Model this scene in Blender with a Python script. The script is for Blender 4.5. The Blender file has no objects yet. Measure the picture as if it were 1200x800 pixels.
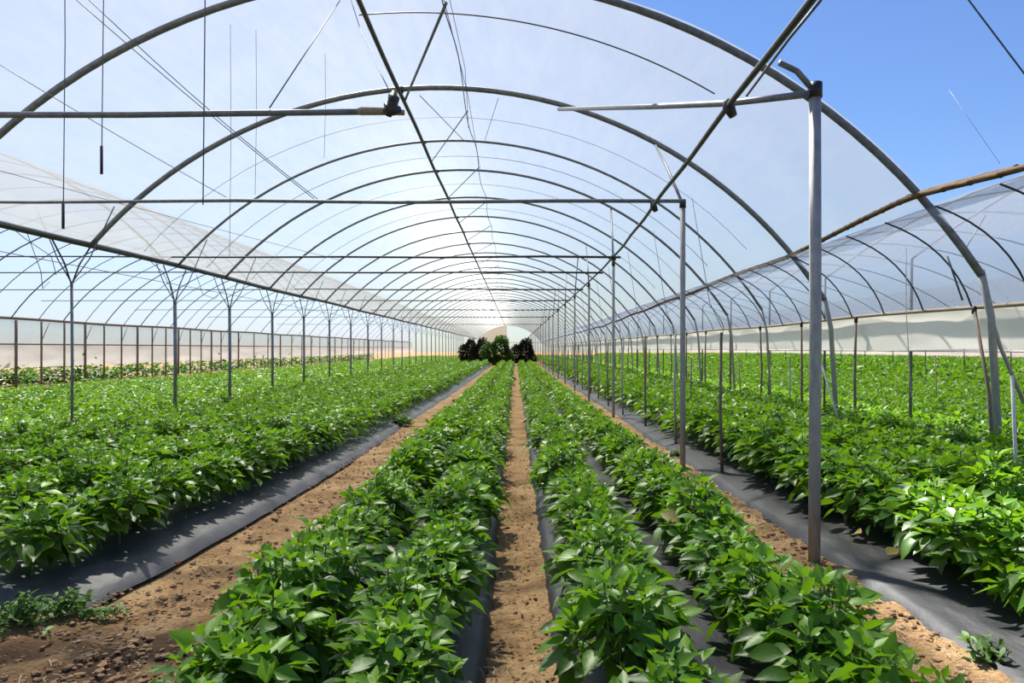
import bpy, math, random
import numpy as np
from mathutils import Vector

random.seed(7)
rng = np.random.default_rng(11)
SC = bpy.context.scene
COL = SC.collection
PI = math.pi
EYE = 1.5            # camera height
F = 870.0            # focal length in pixels of a 1200 px wide frame
VX, VY = 604.0, 408.0


def at(x, y, Y):
    """point at depth Y seen at pixel (x, y)"""
    return Vector(((x - VX) * Y / F, Y, EYE + (VY - y) * Y / F))


def proj(X, Y, Z):
    return VX + F * X / Y, VY - F * (Z - EYE) / Y


ONES = ['', 'first', 'second', 'third', 'fourth', 'fifth', 'sixth', 'seventh', 'eighth', 'ninth', 'tenth', 'eleventh', 'twelfth',
        'thirteenth', 'fourteenth', 'fifteenth', 'sixteenth', 'seventeenth', 'eighteenth', 'nineteenth']
TENS = {2: 'twent', 3: 'thirt', 4: 'fort', 5: 'fift', 6: 'sixt', 7: 'sevent', 8: 'eight', 9: 'ninet'}


def ordinal(n):
    if n < 20:
        return ONES[n]
    t, o = divmod(n, 10)
    return TENS[t] + ('ieth' if o == 0 else 'y-' + ONES[o])


# ------------------------------------------------------------------ mesh helpers
class MB:
    def __init__(self):
        self.v, self.f, self.n, self.a = [], [], 0, []

    def add(self, v, faces, rnd=None):
        v = np.asarray(v, dtype=np.float32).reshape(-1, 3)
        for fa in faces:
            fa = np.asarray(fa, dtype=np.int32)
            if fa.size:
                self.f.append(fa.reshape(-1, fa.shape[-1]) + self.n)
        self.v.append(v)
        self.a.append(np.zeros(len(v), np.float32) if rnd is None else np.broadcast_to(np.asarray(rnd, np.float32), (len(v),)))
        self.n += len(v)
        return self

    def tube(self, pts, r, sides=8, cap=True):
        pts = [Vector(p) for p in pts]
        n = len(pts)
        rr = [r] * n if not hasattr(r, '__len__') else list(r)
        t0 = (pts[1] - pts[0]).normalized()
        ref = Vector((0, 0, 1)) if abs(t0.z) < 0.9 else Vector((1, 0, 0))
        nn = t0.cross(ref).normalized()
        V = []
        for i, p in enumerate(pts):
            t = (pts[min(i + 1, n - 1)] - pts[max(i - 1, 0)]).normalized()
            nn = (nn - t * nn.dot(t)).normalized()
            b = t.cross(nn)
            for k in range(sides):
                a = 2 * PI * k / sides
                V.append(p + (nn * math.cos(a) + b * math.sin(a)) * rr[i])
        Q = []
        for i in range(n - 1):
            for k in range(sides):
                k2 = (k + 1) % sides
                Q.append((i * sides + k, i * sides + k2, (i + 1) * sides + k2, (i + 1) * sides + k))
        faces = [Q]
        if cap:
            faces.append([tuple(range(sides - 1, -1, -1))])
            faces.append([tuple((n - 1) * sides + k for k in range(sides))])
        return self.add([tuple(v) for v in V], faces)

    def grid(self, P):
        """P: (m, n, 3) array"""
        m, n = P.shape[:2]
        idx = np.arange(m * n).reshape(m, n)
        q = np.stack([idx[:-1, :-1], idx[:-1, 1:], idx[1:, 1:], idx[1:, :-1]], -1).reshape(-1, 4)
        return self.add(P.reshape(-1, 3), [q])

    def build(self, name, mat, parent=None, smooth=True, attr=False):
        me = bpy.data.meshes.new(name)
        v = np.concatenate(self.v)
        me.vertices.add(len(v))
        me.vertices.foreach_set('co', v.ravel())
        tot = np.concatenate([np.full(len(f), f.shape[1], np.int32) for f in self.f])
        loops = np.concatenate([f.ravel() for f in self.f])
        start = np.concatenate([[0], np.cumsum(tot)[:-1]]).astype(np.int32)
        me.loops.add(len(loops))
        me.loops.foreach_set('vertex_index', loops.astype(np.int32))
        me.polygons.add(len(tot))
        me.polygons.foreach_set('loop_start', start)
        me.polygons.foreach_set('loop_total', tot)
        me.polygons.foreach_set('use_smooth', np.full(len(tot), smooth))
        if attr:
            at_ = me.attributes.new('rnd', 'FLOAT', 'POINT')
            at_.data.foreach_set('value', np.concatenate(self.a))
        me.update(calc_edges=True)
        me.validate()
        me.materials.append(mat)
        o = bpy.data.objects.new(name, me)
        COL.objects.link(o)
        if parent:
            o.parent = parent
        return o


def tag(o, label=None, cat=None, group=None, kind=None):
    if label: o['label'] = label
    if cat: o['category'] = cat
    if group: o['group'] = group
    if kind: o['kind'] = kind
    return o


def empty(name, loc=(0, 0, 0)):
    o = bpy.data.objects.new(name, None)
    o.empty_display_size = 0.1
    COL.objects.link(o)
    o.location = loc
    return o


def shift(pts, base):
    b = Vector(base)
    return [Vector(p) - b for p in pts]


# value noise --------------------------------------------------------------
_lat = np.random.default_rng(3).random((256, 256)).astype(np.float32)


def vnoise(x, y):
    xi, yi = np.floor(x).astype(int), np.floor(y).astype(int)
    fx, fy = x - xi, y - yi
    fx, fy = fx * fx * (3 - 2 * fx), fy * fy * (3 - 2 * fy)
    a = _lat[xi & 255, yi & 255]; b = _lat[(xi + 1) & 255, yi & 255]
    c = _lat[xi & 255, (yi + 1) & 255]; d = _lat[(xi + 1) & 255, (yi + 1) & 255]
    return (a * (1 - fx) + b * fx) * (1 - fy) + (c * (1 - fx) + d * fx) * fy - 0.5


def fbm(x, y, o=4):
    s, amp, out = 1.0, 1.0, 0
    for i in range(o):
        out = out + amp * vnoise(x * s + 17.3 * i, y * s + 9.1 * i)
        s *= 2.07; amp *= 0.5
    return out


# ------------------------------------------------------------------ materials
def mat(name):
    m = bpy.data.materials.new(name)
    m.use_nodes = True
    nt = m.node_tree
    nt.nodes.clear()
    out = nt.nodes.new('ShaderNodeOutputMaterial')
    return m, nt, out


def N(nt, t, **kw):
    n = nt.nodes.new(t)
    for k, v in kw.items():
        if k in n.inputs.keys():
            n.inputs[k].default_value = v
        else:
            setattr(n, k, v)
    return n


def noise(nt, scale, detail=4, rough=0.55, coord='Object', stretch=None):
    tc = N(nt, 'ShaderNodeTexCoord')
    src = tc.outputs[coord]
    if stretch:
        mp = N(nt, 'ShaderNodeMapping')
        mp.inputs['Scale'].default_value = stretch
        nt.links.new(src, mp.inputs['Vector'])
        src = mp.outputs[0]
    n = N(nt, 'ShaderNodeTexNoise')
    n.inputs['Scale'].default_value = scale
    n.inputs['Detail'].default_value = detail
    n.inputs['Roughness'].default_value = rough
    nt.links.new(src, n.inputs['Vector'])
    return n.outputs['Fac']


def ramp(nt, fac, stops):
    r = N(nt, 'ShaderNodeValToRGB')
    cr = r.color_ramp
    while len(cr.elements) < len(stops):
        cr.elements.new(0.5)
    for e, (p, c) in zip(cr.elements, stops):
        e.position = p
        e.color = (*c, 1)
    nt.links.new(fac, r.inputs['Fac'])
    return r.outputs['Color']


def bump(nt, h, strength, dist):
    b = N(nt, 'ShaderNodeBump')
    b.inputs['Strength'].default_value = strength
    b.inputs['Distance'].default_value = dist
    nt.links.new(h, b.inputs['Height'])
    return b.outputs['Normal']


def simple(name, stops, scale=6, rough=0.6, metal=0.0, bmp=0.0, bdist=0.01, stretch=None, spec=0.5, coord='Object'):
    m, nt, out = mat(name)
    p = N(nt, 'ShaderNodeBsdfPrincipled')
    p.inputs['Roughness'].default_value = rough
    p.inputs['Metallic'].default_value = metal
    p.inputs['Specular IOR Level'].default_value = spec
    f = noise(nt, scale, 5, 0.6, coord, stretch)
    nt.links.new(ramp(nt, f, stops), p.inputs['Base Color'])
    if bmp:
        nt.links.new(bump(nt, f, bmp, bdist), p.inputs['Normal'])
    nt.links.new(p.outputs[0], out.inputs['Surface'])
    return m


def film_mat(name, trans_col, transp, glow, haze, wr_scale=1.5, tint=(1, 1, 1), fwd=0.0):
    """polythene sheet: part clear, part milky"""
    m, nt, out = mat(name)
    tl = N(nt, 'ShaderNodeBsdfTranslucent'); tl.inputs['Color'].default_value = (*trans_col, 1)
    tr = N(nt, 'ShaderNodeBsdfTransparent'); tr.inputs['Color'].default_value = (*tint, 1)
    df = N(nt, 'ShaderNodeBsdfDiffuse'); df.inputs['Color'].default_value = (*trans_col, 1)
    gl = N(nt, 'ShaderNodeBsdfGlossy'); gl.inputs['Roughness'].default_value = 0.25
    wr = noise(nt, wr_scale, 5, 0.65, 'Object', (3.0, 0.6, 1.0))
    nrm = bump(nt, wr, 0.25, 0.05)
    nt.links.new(nrm, gl.inputs['Normal'])
    m1 = N(nt, 'ShaderNodeMixShader'); m1.inputs[0].default_value = glow
    nt.links.new(df.outputs[0], m1.inputs[1]); nt.links.new(tl.outputs[0], m1.inputs[2])
    m2 = N(nt, 'ShaderNodeMixShader')
    r = N(nt, 'ShaderNodeMapRange')
    r.inputs['From Min'].default_value = 0.3; r.inputs['From Max'].default_value = 0.7
    r.inputs['To Min'].default_value = transp + haze; r.inputs['To Max'].default_value = transp - haze
    nt.links.new(wr, r.inputs['Value'])
    nt.links.new(r.outputs[0], m2.inputs[0])
    nt.links.new(m1.outputs[0], m2.inputs[1]); nt.links.new(tr.outputs[0], m2.inputs[2])
    if fwd:
        rf = N(nt, 'ShaderNodeBsdfRefraction'); rf.inputs['IOR'].default_value = 1.01
        rf.inputs['Roughness'].default_value = 0.6; rf.inputs['Color'].default_value = (0.9, 0.9, 0.9, 1)
        m4 = N(nt, 'ShaderNodeMixShader'); m4.inputs[0].default_value = fwd
        nt.links.new(m2.outputs[0], m4.inputs[1]); nt.links.new(rf.outputs[0], m4.inputs[2])
        m2 = m4
    m3 = N(nt, 'ShaderNodeMixShader'); m3.inputs[0].default_value = 0.05
    nt.links.new(m2.outputs[0], m3.inputs[1]); nt.links.new(gl.outputs[0], m3.inputs[2])
    nt.links.new(m3.outputs[0], out.inputs['Surface'])
    return m


def leaf_mat(name, dark, mid, light, thru, rough=0.42, tw=0.36):
    m, nt, out = mat(name)
    a = N(nt, 'ShaderNodeAttribute'); a.attribute_name = 'rnd'
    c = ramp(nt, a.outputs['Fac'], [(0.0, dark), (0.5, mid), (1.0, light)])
    p = N(nt, 'ShaderNodeBsdfPrincipled')
    p.inputs['Roughness'].default_value = rough
    p.inputs['Specular IOR Level'].default_value = 0.36
    nt.links.new(c, p.inputs['Base Color'])
    nt.links.new(bump(nt, noise(nt, 60, 3), 0.25, 0.004), p.inputs['Normal'])
    tl = N(nt, 'ShaderNodeBsdfTranslucent')
    c2 = ramp(nt, a.outputs['Fac'], [(0.0, tuple(x * 0.6 for x in thru)), (1.0, thru)])
    nt.links.new(c2, tl.inputs['Color'])
    mx = N(nt, 'ShaderNodeMixShader'); mx.inputs[0].default_value = tw
    nt.links.new(p.outputs[0], mx.inputs[1]); nt.links.new(tl.outputs[0], mx.inputs[2])
    nt.links.new(mx.outputs[0], out.inputs['Surface'])
    return m


M = {}
M['steel'] = simple('galvanised_pipe', [(0.3, (0.11, 0.12, 0.14)), (0.7, (0.22, 0.23, 0.25))], 14, 0.5, 0.35, 0.15, 0.004)
M['post'] = simple('weathered_post_pipe', [(0.3, (0.25, 0.25, 0.255)), (0.7, (0.40, 0.395, 0.39))], 9, 0.6, 0.1, 0.2, 0.004, (4, 4, 1))
M['darkpipe'] = simple('dark_pipe', [(0.3, (0.022, 0.023, 0.026)), (0.7, (0.052, 0.054, 0.06))], 10, 0.5, 0.3)
M['wire'] = simple('wire', [(0.3, (0.06, 0.065, 0.08)), (0.7, (0.13, 0.135, 0.15))], 12, 0.5, 0.4)
M['string'] = simple('pale_string', [(0.3, (0.5, 0.5, 0.5)), (0.7, (0.7, 0.7, 0.7))], 20, 0.8)
M['bamboo'] = simple('bamboo', [(0.3, (0.05, 0.028, 0.012)), (0.52, (0.11, 0.066, 0.03)), (0.75, (0.20, 0.135, 0.07))], 7, 0.8, 0, 0.25, 0.005, (5, 0.8, 5), 0.2)
M['timber'] = simple('grey_timber', [(0.3, (0.10, 0.075, 0.055)), (0.7, (0.24, 0.19, 0.15))], 9, 0.8, 0, 0.3, 0.006, (6, 6, 1))
M['paletimber'] = simple('pale_timber', [(0.3, (0.20, 0.145, 0.10)), (0.7, (0.38, 0.31, 0.23))], 9, 0.8, 0, 0.3, 0.006, (5, 0.7, 5))
M['rubber'] = simple('black_rubber', [(0.3, (0.01, 0.01, 0.012)), (0.7, (0.03, 0.03, 0.035))], 14, 0.5)
M['film'] = film_mat('greenhouse_film', (0.66, 0.655, 0.615), 0.46, 0.55, 0.05, fwd=0.17, tint=(1, 1, 0.93))
M['gable'] = film_mat('gable_film', (0.40, 0.36, 0.28), 0.06, 0.4, 0.03, 2.5)
M['film3'] = film_mat('added_shade_film', (0.28, 0.325, 0.42), 0.52, 0.6, 0.04)  # for the low roofs added to dim sun on the right field
M['film2'] = film_mat('thin_neighbour_film', (0.38, 0.42, 0.50), 0.55, 0.75, 0.03)
M['film4'] = film_mat('worn_clear_film', (0.24, 0.30, 0.44), 0.62, 0.92, 0.03)
M['clearfilm'] = film_mat('clear_side_film', (0.40, 0.45, 0.55), 0.58, 0.5, 0.05)
M['cream'] = film_mat('cream_curtain', (0.90, 0.83, 0.72), 0.06, 0.55, 0.03, 2.5)
M['greycurtain'] = film_mat('greyish_curtain', (0.92, 0.88, 0.78), 0.05, 0.12, 0.03, 2.5)
M['mulch'] = simple('black_mulch_plastic', [(0.3, (0.012, 0.013, 0.016)), (0.6, (0.022, 0.024, 0.029)), (0.8, (0.055, 0.053, 0.053))], 3.2, 0.5, 0, 0.35, 0.02, (3, 1, 1), 0.4)
M['mulch2'] = simple('dusty_mulch_plastic', [(0.3, (0.05, 0.05, 0.054)), (0.55, (0.085, 0.085, 0.09)), (0.8, (0.15, 0.147, 0.14))], 3.2, 0.5, 0, 0.35, 0.02, (3, 1, 1), 0.4)
M['stem'] = simple('green_stem', [(0.3, (0.06, 0.10, 0.025)), (0.7, (0.12, 0.2, 0.05))], 20, 0.5)
M['leaf'] = leaf_mat('pepper_leaf', (0.015, 0.050, 0.003), (0.068, 0.180, 0.008), (0.19, 0.38, 0.028), (0.28, 0.56, 0.012), 0.42)
M['weed'] = leaf_mat('weed_leaf', (0.05, 0.10, 0.02), (0.11, 0.22, 0.045), (0.18, 0.34, 0.08), (0.2, 0.4, 0.05), 0.55)
M['shrub'] = leaf_mat('shrub_leaf', (0.012, 0.035, 0.007), (0.03, 0.09, 0.012), (0.06, 0.16, 0.025), (0.12, 0.3, 0.02), 0.5)
M['darkshrub'] = leaf_mat('dark_shrub_leaf', (0.008, 0.010, 0.005), (0.02, 0.02, 0.012), (0.04, 0.035, 0.02), (0.03, 0.03, 0.01), 0.6, 0.15)
M['yellowleaf'] = leaf_mat('yellow_leaf', (0.35, 0.25, 0.06), (0.45, 0.36, 0.1), (0.5, 0.42, 0.14), (0.5, 0.4, 0.08), 0.5)
M['straw'] = simple('dry_straw', [(0.3, (0.40, 0.29, 0.16)), (0.7, (0.62, 0.50, 0.32))], 20, 0.8)
M['bark'] = simple('bark', [(0.3, (0.05, 0.035, 0.025)), (0.7, (0.12, 0.085, 0.06))], 12, 0.85)


def soil_material():
    m, nt, out = mat('dry_soil')
    p = N(nt, 'ShaderNodeBsdfPrincipled')
    p.inputs['Roughness'].default_value = 0.95
    p.inputs['Specular IOR Level'].default_value = 0.15
    n1 = noise(nt, 2.2, 6, 0.62)
    c1 = ramp(nt, n1, [(0.30, (0.20, 0.12, 0.058)), (0.5, (0.36, 0.225, 0.112)), (0.72, (0.50, 0.345, 0.185))])
    n2 = noise(nt, 38, 5, 0.7)
    c2 = ramp(nt, n2, [(0.32, (0.45, 0.42, 0.38)), (0.52, (0.95, 0.95, 0.95)), (0.72, (1.35, 1.32, 1.25))])
    mx = N(nt, 'ShaderNodeMix'); mx.data_type = 'RGBA'; mx.blend_type = 'MULTIPLY'
    mx.inputs[0].default_value = 0.8
    nt.links.new(c1, mx.inputs[6]); nt.links.new(c2, mx.inputs[7])
    # patch of darker soil colour by the near weeds
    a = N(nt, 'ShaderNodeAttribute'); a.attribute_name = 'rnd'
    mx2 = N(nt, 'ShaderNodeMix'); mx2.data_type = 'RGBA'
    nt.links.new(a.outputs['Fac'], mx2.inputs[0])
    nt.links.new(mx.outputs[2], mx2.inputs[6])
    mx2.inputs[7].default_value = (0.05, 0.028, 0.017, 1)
    nt.links.new(mx2.outputs[2], p.inputs['Base Color'])
    nt.links.new(bump(nt, n2, 0.9, 0.025), p.inputs['Normal'])
    nt.links.new(p.outputs[0], out.inputs['Surface'])
    return m


M['soil'] = soil_material()
M['clod'] = simple('soil_clod', [(0.3, (0.17, 0.10, 0.055)), (0.7, (0.38, 0.25, 0.145))], 18, 0.95, 0, 0.5, 0.01, None, 0.1)

# ------------------------------------------------------------------ layout
ROW_END = 62.0


def bend_left(Y):          # the first left bed swings outwards towards the camera
    return 0.10 - 2.2 / np.maximum(Y, 3.0)


# bed: (left edge, right edge, start Y, end Y)
BEDS = {
    'c_left': (-1.45, -0.125, 1.6, ROW_END),
    'c_right': (0.18, 1.52, 1.6, ROW_END),
    'l1': (-4.15, -2.07, 4.2, ROW_END),
    'r1': (2.2, 4.1, 2.6, ROW_END),
}


def bed_height(X, lo, hi):
    u = np.clip((X - lo) / (hi - lo), 0, 1)
    return np.where((u > 0) & (u < 1), 0.13 * np.minimum(1, np.sin(PI * u) * 1.25) ** 0.75, 0.0)


# ---- ground
def ground():
    xs = np.concatenate([np.arange(-60, -16, 4.0), np.arange(-16, -4, 0.4), np.arange(-4, -2.6, 0.08), np.arange(-2.6, 2.6, 0.026),
                         np.arange(2.6, 5, 0.12), np.arange(5, 30, 0.8), np.arange(30, 81, 5.0)])
    ys = [0.5]
    while ys[-1] < 14:
        ys.append(ys[-1] + max(0.026, 0.0065 * ys[-1]))
    while ys[-1] < 320:
        ys.append(ys[-1] * 1.04)
    ys = np.array(ys)
    X, Y = np.meshgrid(xs, ys)
    fade = np.clip(1.4 - Y / 30, 0.15, 1)
    Z = 0.028 * fbm(X * 2.3, Y * 2.0, 3) + fade * (0.03 * fbm(X * 9, Y * 9, 3))
    lum = fbm(X * 21, Y * 19, 2)
    Z = Z + fade * 0.022 * np.clip(lum - 0.08, 0, 1)
    # trodden hollow and footprints in the narrow path
    Z = Z - 0.02 * np.exp(-((X - 0.03) / 0.1) ** 2) * (1 + 0.8 * np.sin(Y * 7 + 2 * vnoise(Y, X)))
    for lo, hi, y0, y1 in BEDS.values():
        s = (X > lo + 0.08) & (X < hi - 0.08) & (Y > y0) & (Y < y1 + 2)
        Z = np.where(s, np.minimum(Z, -0.05), Z)
    dark_patch = np.clip(1.3 - np.hypot((X + 2.0) / 0.62, (Y - 3.65) / 0.48) + 0.9 * fbm(X * 4, Y * 4, 3), 0, 1) * 0.95  # mask of the darker soil patch
    b = MB()
    b.grid(np.stack([X, Y, Z], -1))
    b.a = [dark_patch.ravel().astype(np.float32)]
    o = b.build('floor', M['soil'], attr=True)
    tag(o, 'bare brown soil of the paths and field', kind='structure')


ground()

# ---- plastic mulch sheets
def mulch(key, label, bend=False, amp=0.02, apron=None):
    lo, hi, y0, y1 = BEDS[key]
    ys = [y0]
    while ys[-1] < y1:
        ys.append(ys[-1] + max(0.035, 0.011 * ys[-1]))
    ys = np.array(ys)
    u = np.linspace(0, 1, 40)
    U, Y = np.meshgrid(u, ys)
    sh = bend_left(Y) if bend else 0.0
    X = lo + (hi - lo) * U + sh
    Z = bed_height(U, 0, 1) + 0.012
    wob = fbm(U * 7 + 3, Y * 2.4, 3)
    Z = Z + amp * wob * np.minimum(1, 9 * np.minimum(U, 1 - U) + 0.15)
    # cross creases of pulled film
    Z = Z + 0.010 * np.sin(Y * 9 + 5 * fbm(U * 2, Y * 0.8, 2)) * np.clip(fbm(U * 3 + 9, Y * 0.9, 2), 0, 1) * 2
    edge = (U < 0.001) | (U > 0.999)
    Z = np.where(edge, -0.02, Z)
    X = X + np.where(edge, 0.02 * fbm(Y * 3, Y * 0 + 5, 3), 0)
    if y0 > 3:
        Z = np.where(Y <= y0 + 1e-4, -0.02, Z)
    b = MB().grid(np.stack([X, Y, Z], -1))
    tag(b.build('mulch_sheet', M['mulch2' if bend else 'mulch']), label, 'plastic sheet', 'black plastic mulch sheets over the beds')


mulch('c_left', 'black plastic mulch on the bed just left of the narrow central path')
mulch('c_right', 'black plastic mulch on the bed just right of the narrow central path')
mulch('l1', 'broad grey-black plastic mulch edging the left-hand field beside the wide dirt strip', True)
mulch('r1', 'dark plastic mulch at the foot of the post row, edging the right-hand field')

# ------------------------------------------------------------------ pepper plants
def leaves(base, d, L, W, droop, fold, rnd, mb, detail=2, roll=None):
    """batch of pointed oval leaves. base,d:(n,3)"""
    n = len(base)
    up = np.tile(np.array([0, 0, 1.0]), (n, 1)) + rng.normal(0, 0.35, (n, 3))
    nn = up - d * np.sum(up * d, 1, keepdims=True)
    nn /= np.linalg.norm(nn, axis=1, keepdims=True) + 1e-9
    s = np.cross(d, nn)
    if detail == 2:
        T = [(0, 0)] + [(t, k * w) for t, w in ((0.12, 0.25), (0.3, 0.46), (0.5, 0.5), (0.72, 0.35), (0.88, 0.15)) for k in (-1, 0, 1)] + [(1, 0)]
        tris = [(0, 2, 1), (0, 3, 2), (13, 14, 16), (14, 15, 16)]
        quads = [q for i in range(1, 13, 3) for q in ((i, i + 1, i + 4, i + 3), (i + 1, i + 2, i + 5, i + 4))]
    else:
        T = [(0, 0), (0.42, -0.48), (0.42, 0.48), (1, 0)]
        tris = [(0, 3, 1), (0, 2, 3)]
        quads = []
    V = np.zeros((n, len(T), 3))
    for i, (t, w) in enumerate(T):
        V[:, i] = (base + d * (L * t)[:, None] - nn * (droop * L * t * t)[:, None] + s * (w * W)[:, None]
                   + nn * (fold * abs(w) * W)[:, None])
    off = (np.arange(n) * len(T))[:, None, None]
    F_ = [(np.array(tris)[None] + off).reshape(-1, 3)]
    if quads:
        F_.append((np.array(quads)[None] + off).reshape(-1, 4))
    mb.add(V.reshape(-1, 3), F_, np.repeat(rnd, len(T)))


def plant_spec(H, R, nshoot, per, low, lscale=1.0):
    """leaf tables and branch lines of one pepper plant"""
    B, D, L, RN, br = [], [], [], [], []
    fork = np.array([0, 0, 0.12])
    br.append(([(0, 0, -0.03), (0.004, 0, 0.06), tuple(fork)], 0.006))
    a0 = rng.random() * 6.28
    for i in range(nshoot):
        a = a0 + i * 2.39996 + rng.normal(0, 0.25)
        r = R * math.sqrt((i + 0.5) / nshoot) * rng.uniform(0.85, 1.1)
        tip = np.array([r * math.cos(a), r * math.sin(a), H * (1 - 0.40 * (r / R) ** 2) * rng.uniform(0.86, 1.08)])
        mid = fork * 0.5 + tip * 0.5 + np.array([0.25 * tip[0], 0.25 * tip[1], -0.01])
        br.append(([tuple(fork), tuple(mid), tuple(tip)], 0.0035))
        out = np.array([math.cos(a), math.sin(a), 0.0])
        for j in range(per):
            q = j / max(per - 1, 1)
            b = rng.random() * 0.5 + a + j * 2.39996
            el = 1.15 - 1.55 * q + rng.normal(0, 0.16)
            d = np.array([math.cos(b) * math.cos(el), math.sin(b) * math.cos(el), math.sin(el)]) + out * 0.3 * (r / R)
            d /= np.linalg.norm(d)
            ln = (0.040 + 0.078 * q ** 0.7) * rng.uniform(0.65, 1.3) * lscale
            pet = 0.008 + 0.04 * q
            base = tip - np.array([0, 0, 0.07 * q]) - out * 0.02 * q + d * pet
            B.append(base); D.append(d); L.append(ln)
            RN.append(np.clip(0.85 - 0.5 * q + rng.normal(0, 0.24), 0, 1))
            if q > 0.5:
                br.append(([tuple(base - d * pet), tuple(base)], 0.0014))
    for j in range(low):
        a = rng.random() * 6.28
        r = R * rng.uniform(0.35, 0.95)
        z = H * rng.uniform(0.28, 0.66)
        el = rng.uniform(-0.75, 0.1)
        d = np.array([math.cos(a) * math.cos(el), math.sin(a) * math.cos(el), math.sin(el)])
        B.append(np.array([r * math.cos(a), r * math.sin(a), z])); D.append(d)
        L.append(rng.uniform(0.085, 0.135) * lscale)
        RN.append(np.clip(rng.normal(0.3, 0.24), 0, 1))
    return np.array(B), np.array(D), np.array(L), np.array(RN), br


def make_proto(H, R, nshoot, per, low):
    B, D, L, RN, br = plant_spec(H, R, nshoot, per, low)
    n = len(B)
    fb = MB()
    leaves(B, D, L, L * rng.uniform(0.5, 0.64, n), rng.uniform(0.08, 0.42, n), rng.uniform(0.1, 0.5, n), RN, fb)
    sb = MB()
    for pts, r in br:
        sb.tube(pts, r, 5 if r > 0.002 else 3, cap=False)
    root = empty('pepper_plant')
    foliage = fb.build('foliage', M['leaf'], root, attr=True)
    stem = sb.build('stem', M['stem'], root)
    return root, foliage, stem


PROTO = [make_proto(rng.uniform(0.36, 0.45), rng.uniform(0.185, 0.222), int(rng.integers(14, 18)), 9, 38) for _ in range(7)]
used = [False] * len(PROTO)

# plant rows: (X, wording)
ROWS = [
    (-0.42, "row hugging the narrow path's left edge", 'c'),
    (0.48, "row hugging the narrow path's right edge", 'c'),
    (-1.0, 'row beside the wide dirt strip left of centre', 'c'),
    (1.19, 'row beside the dirt strip at the near post', 'c'),
    (-2.55, 'left field, row on the broad grey plastic', 'l'),
    (2.76, 'right field, row behind the near post', 'r'),
    (-3.22, 'left field, second row from the grey plastic', 'l'),
    (3.45, 'right field, second row behind the near post', 'r'),
]
words_ = ['third', 'fourth', 'fifth', 'sixth', 'seventh', 'eighth', 'ninth', 'tenth', 'eleventh', 'twelfth', 'thirteenth', 'fourteenth', 'fifteenth', 'sixteenth']
xl, xr = -4.1, 4.4
for i in range(13):
    ROWS.append((xl, 'left field, %s row from the grey plastic' % words_[i], 'l'))
    xl -= 0.78
FIELD_RIGHT = []
for i in range(12):
    ROWS.append((xr, 'right field, %s row behind the near post' % words_[i], 'r'))
    xr += 0.8
while xr < 44:
    FIELD_RIGHT.append(xr)
    xr += 1.15

plants = []          # (Y, row index, X, z, scale)
for ri, (x0, _, side) in enumerate(ROWS):
    y = 2.0 + rng.random() * 0.2
    if side == 'l':
        y = 4.45
    while y < (ROW_END if abs(x0) < 5 and x0 < 2 else 110):
        step = 0.27 if y < 14 else (0.32 if y < 28 else (0.42 if y < 62 else 0.8))
        X = x0 + rng.normal(0, 0.035) + (float(bend_left(np.array(y))) if side == 'l' and x0 > -6 else 0.0)
        Yp = y + rng.normal(0, 0.03)
        px, py = proj(X, Yp, 0.35)
        if -300 < px < 1480 and proj(X, Yp, 0.5)[1] < 830:
            s = rng.uniform(0.88, 1.12) * (1.22 if side == 'r' else (1.05 if side == 'l' else 1.0))
            if rng.random() < 0.03:
                s *= 0.7
            plants.append((Yp, ri, X, s, (0 < px < 1200 and py < 800)))
        y += step
for x0 in FIELD_RIGHT:
    y = max(8, x0 * 1.38)
    while y < 130:
        plants.append((y, -1, x0 + rng.normal(0, 0.1), rng.uniform(1.05, 1.35), False))
        y += 0.55 if y < 60 else 1.0
plants.sort(key=lambda p: p[0])
single = [p for p in plants if p[4] and p[1] >= 0][:300]
single_ids = set(id(p) for p in single)
rest = [p for p in plants if id(p) not in single_ids]

count = {}
made = []
for Y, ri, X, s, _ in single:
    k = int(rng.integers(len(PROTO)))
    pr = PROTO[k]
    if not used[k]:
        root = pr[0]; used[k] = True
    else:
        root = pr[0].copy(); COL.objects.link(root)
        for part in pr[1:]:
            c = part.copy(); c.parent = root; COL.objects.link(c)
    root.location = (X, Y, 0.125 if ri < 8 else 0.03)
    root.rotation_euler = (rng.normal(0, 0.06), rng.normal(0, 0.06), rng.random() * 6.28)
    root.scale = (s, s, s * rng.uniform(0.9, 1.1))
    count[ri] = count.get(ri, 0) + 1
    tag(root, '%s pepper plant from the near end, %s' % (ordinal(count[ri]), ROWS[ri][1]), 'plant', 'young pepper plants in ' + ROWS[ri][1])
    made.append((root, X, Y, ri))
for u, pr in zip(used, PROTO):
    if not u:
        for o in pr:
            bpy.data.objects.remove(o)

# yellowed leaves on a few plants of the row by the near post
def yellow_on(px, py, Yw, ln, ri):
    best = min((m for m in made if m[3] == ri), key=lambda m: abs(m[2] - Yw))
    root = best[0]
    b = MB()
    bpy.context.view_layer.update()
    p = root.matrix_world.inverted() @ at(px, py, best[2] - 0.16)
    d = np.array([[-0.5, -0.3, 0.25]]); d /= np.linalg.norm(d)
    leaves(np.array([list(p)]), d, np.array([ln]), np.array([ln * 0.6]), np.array([0.25]), np.array([0.25]), np.array([0.7]), b)
    b.build('yellow_leaf', M['yellowleaf'], root, attr=True)['label'] = 'withered yellow leaf'


yellow_on(797, 610, 4.7, 0.13, 3)
yellow_on(1000, 626, 5.6, 0.13, 5)
yellow_on(1040, 650, 5.2, 0.11, 5)

# everything further away or only at the margin: one mass
def lod_spec(nshoot, per, low, ls, H=0.41, R=0.21):
    B, D, L, RN, br = plant_spec(H, R, nshoot, per, low, ls)
    return B, D, L, RN


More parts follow.
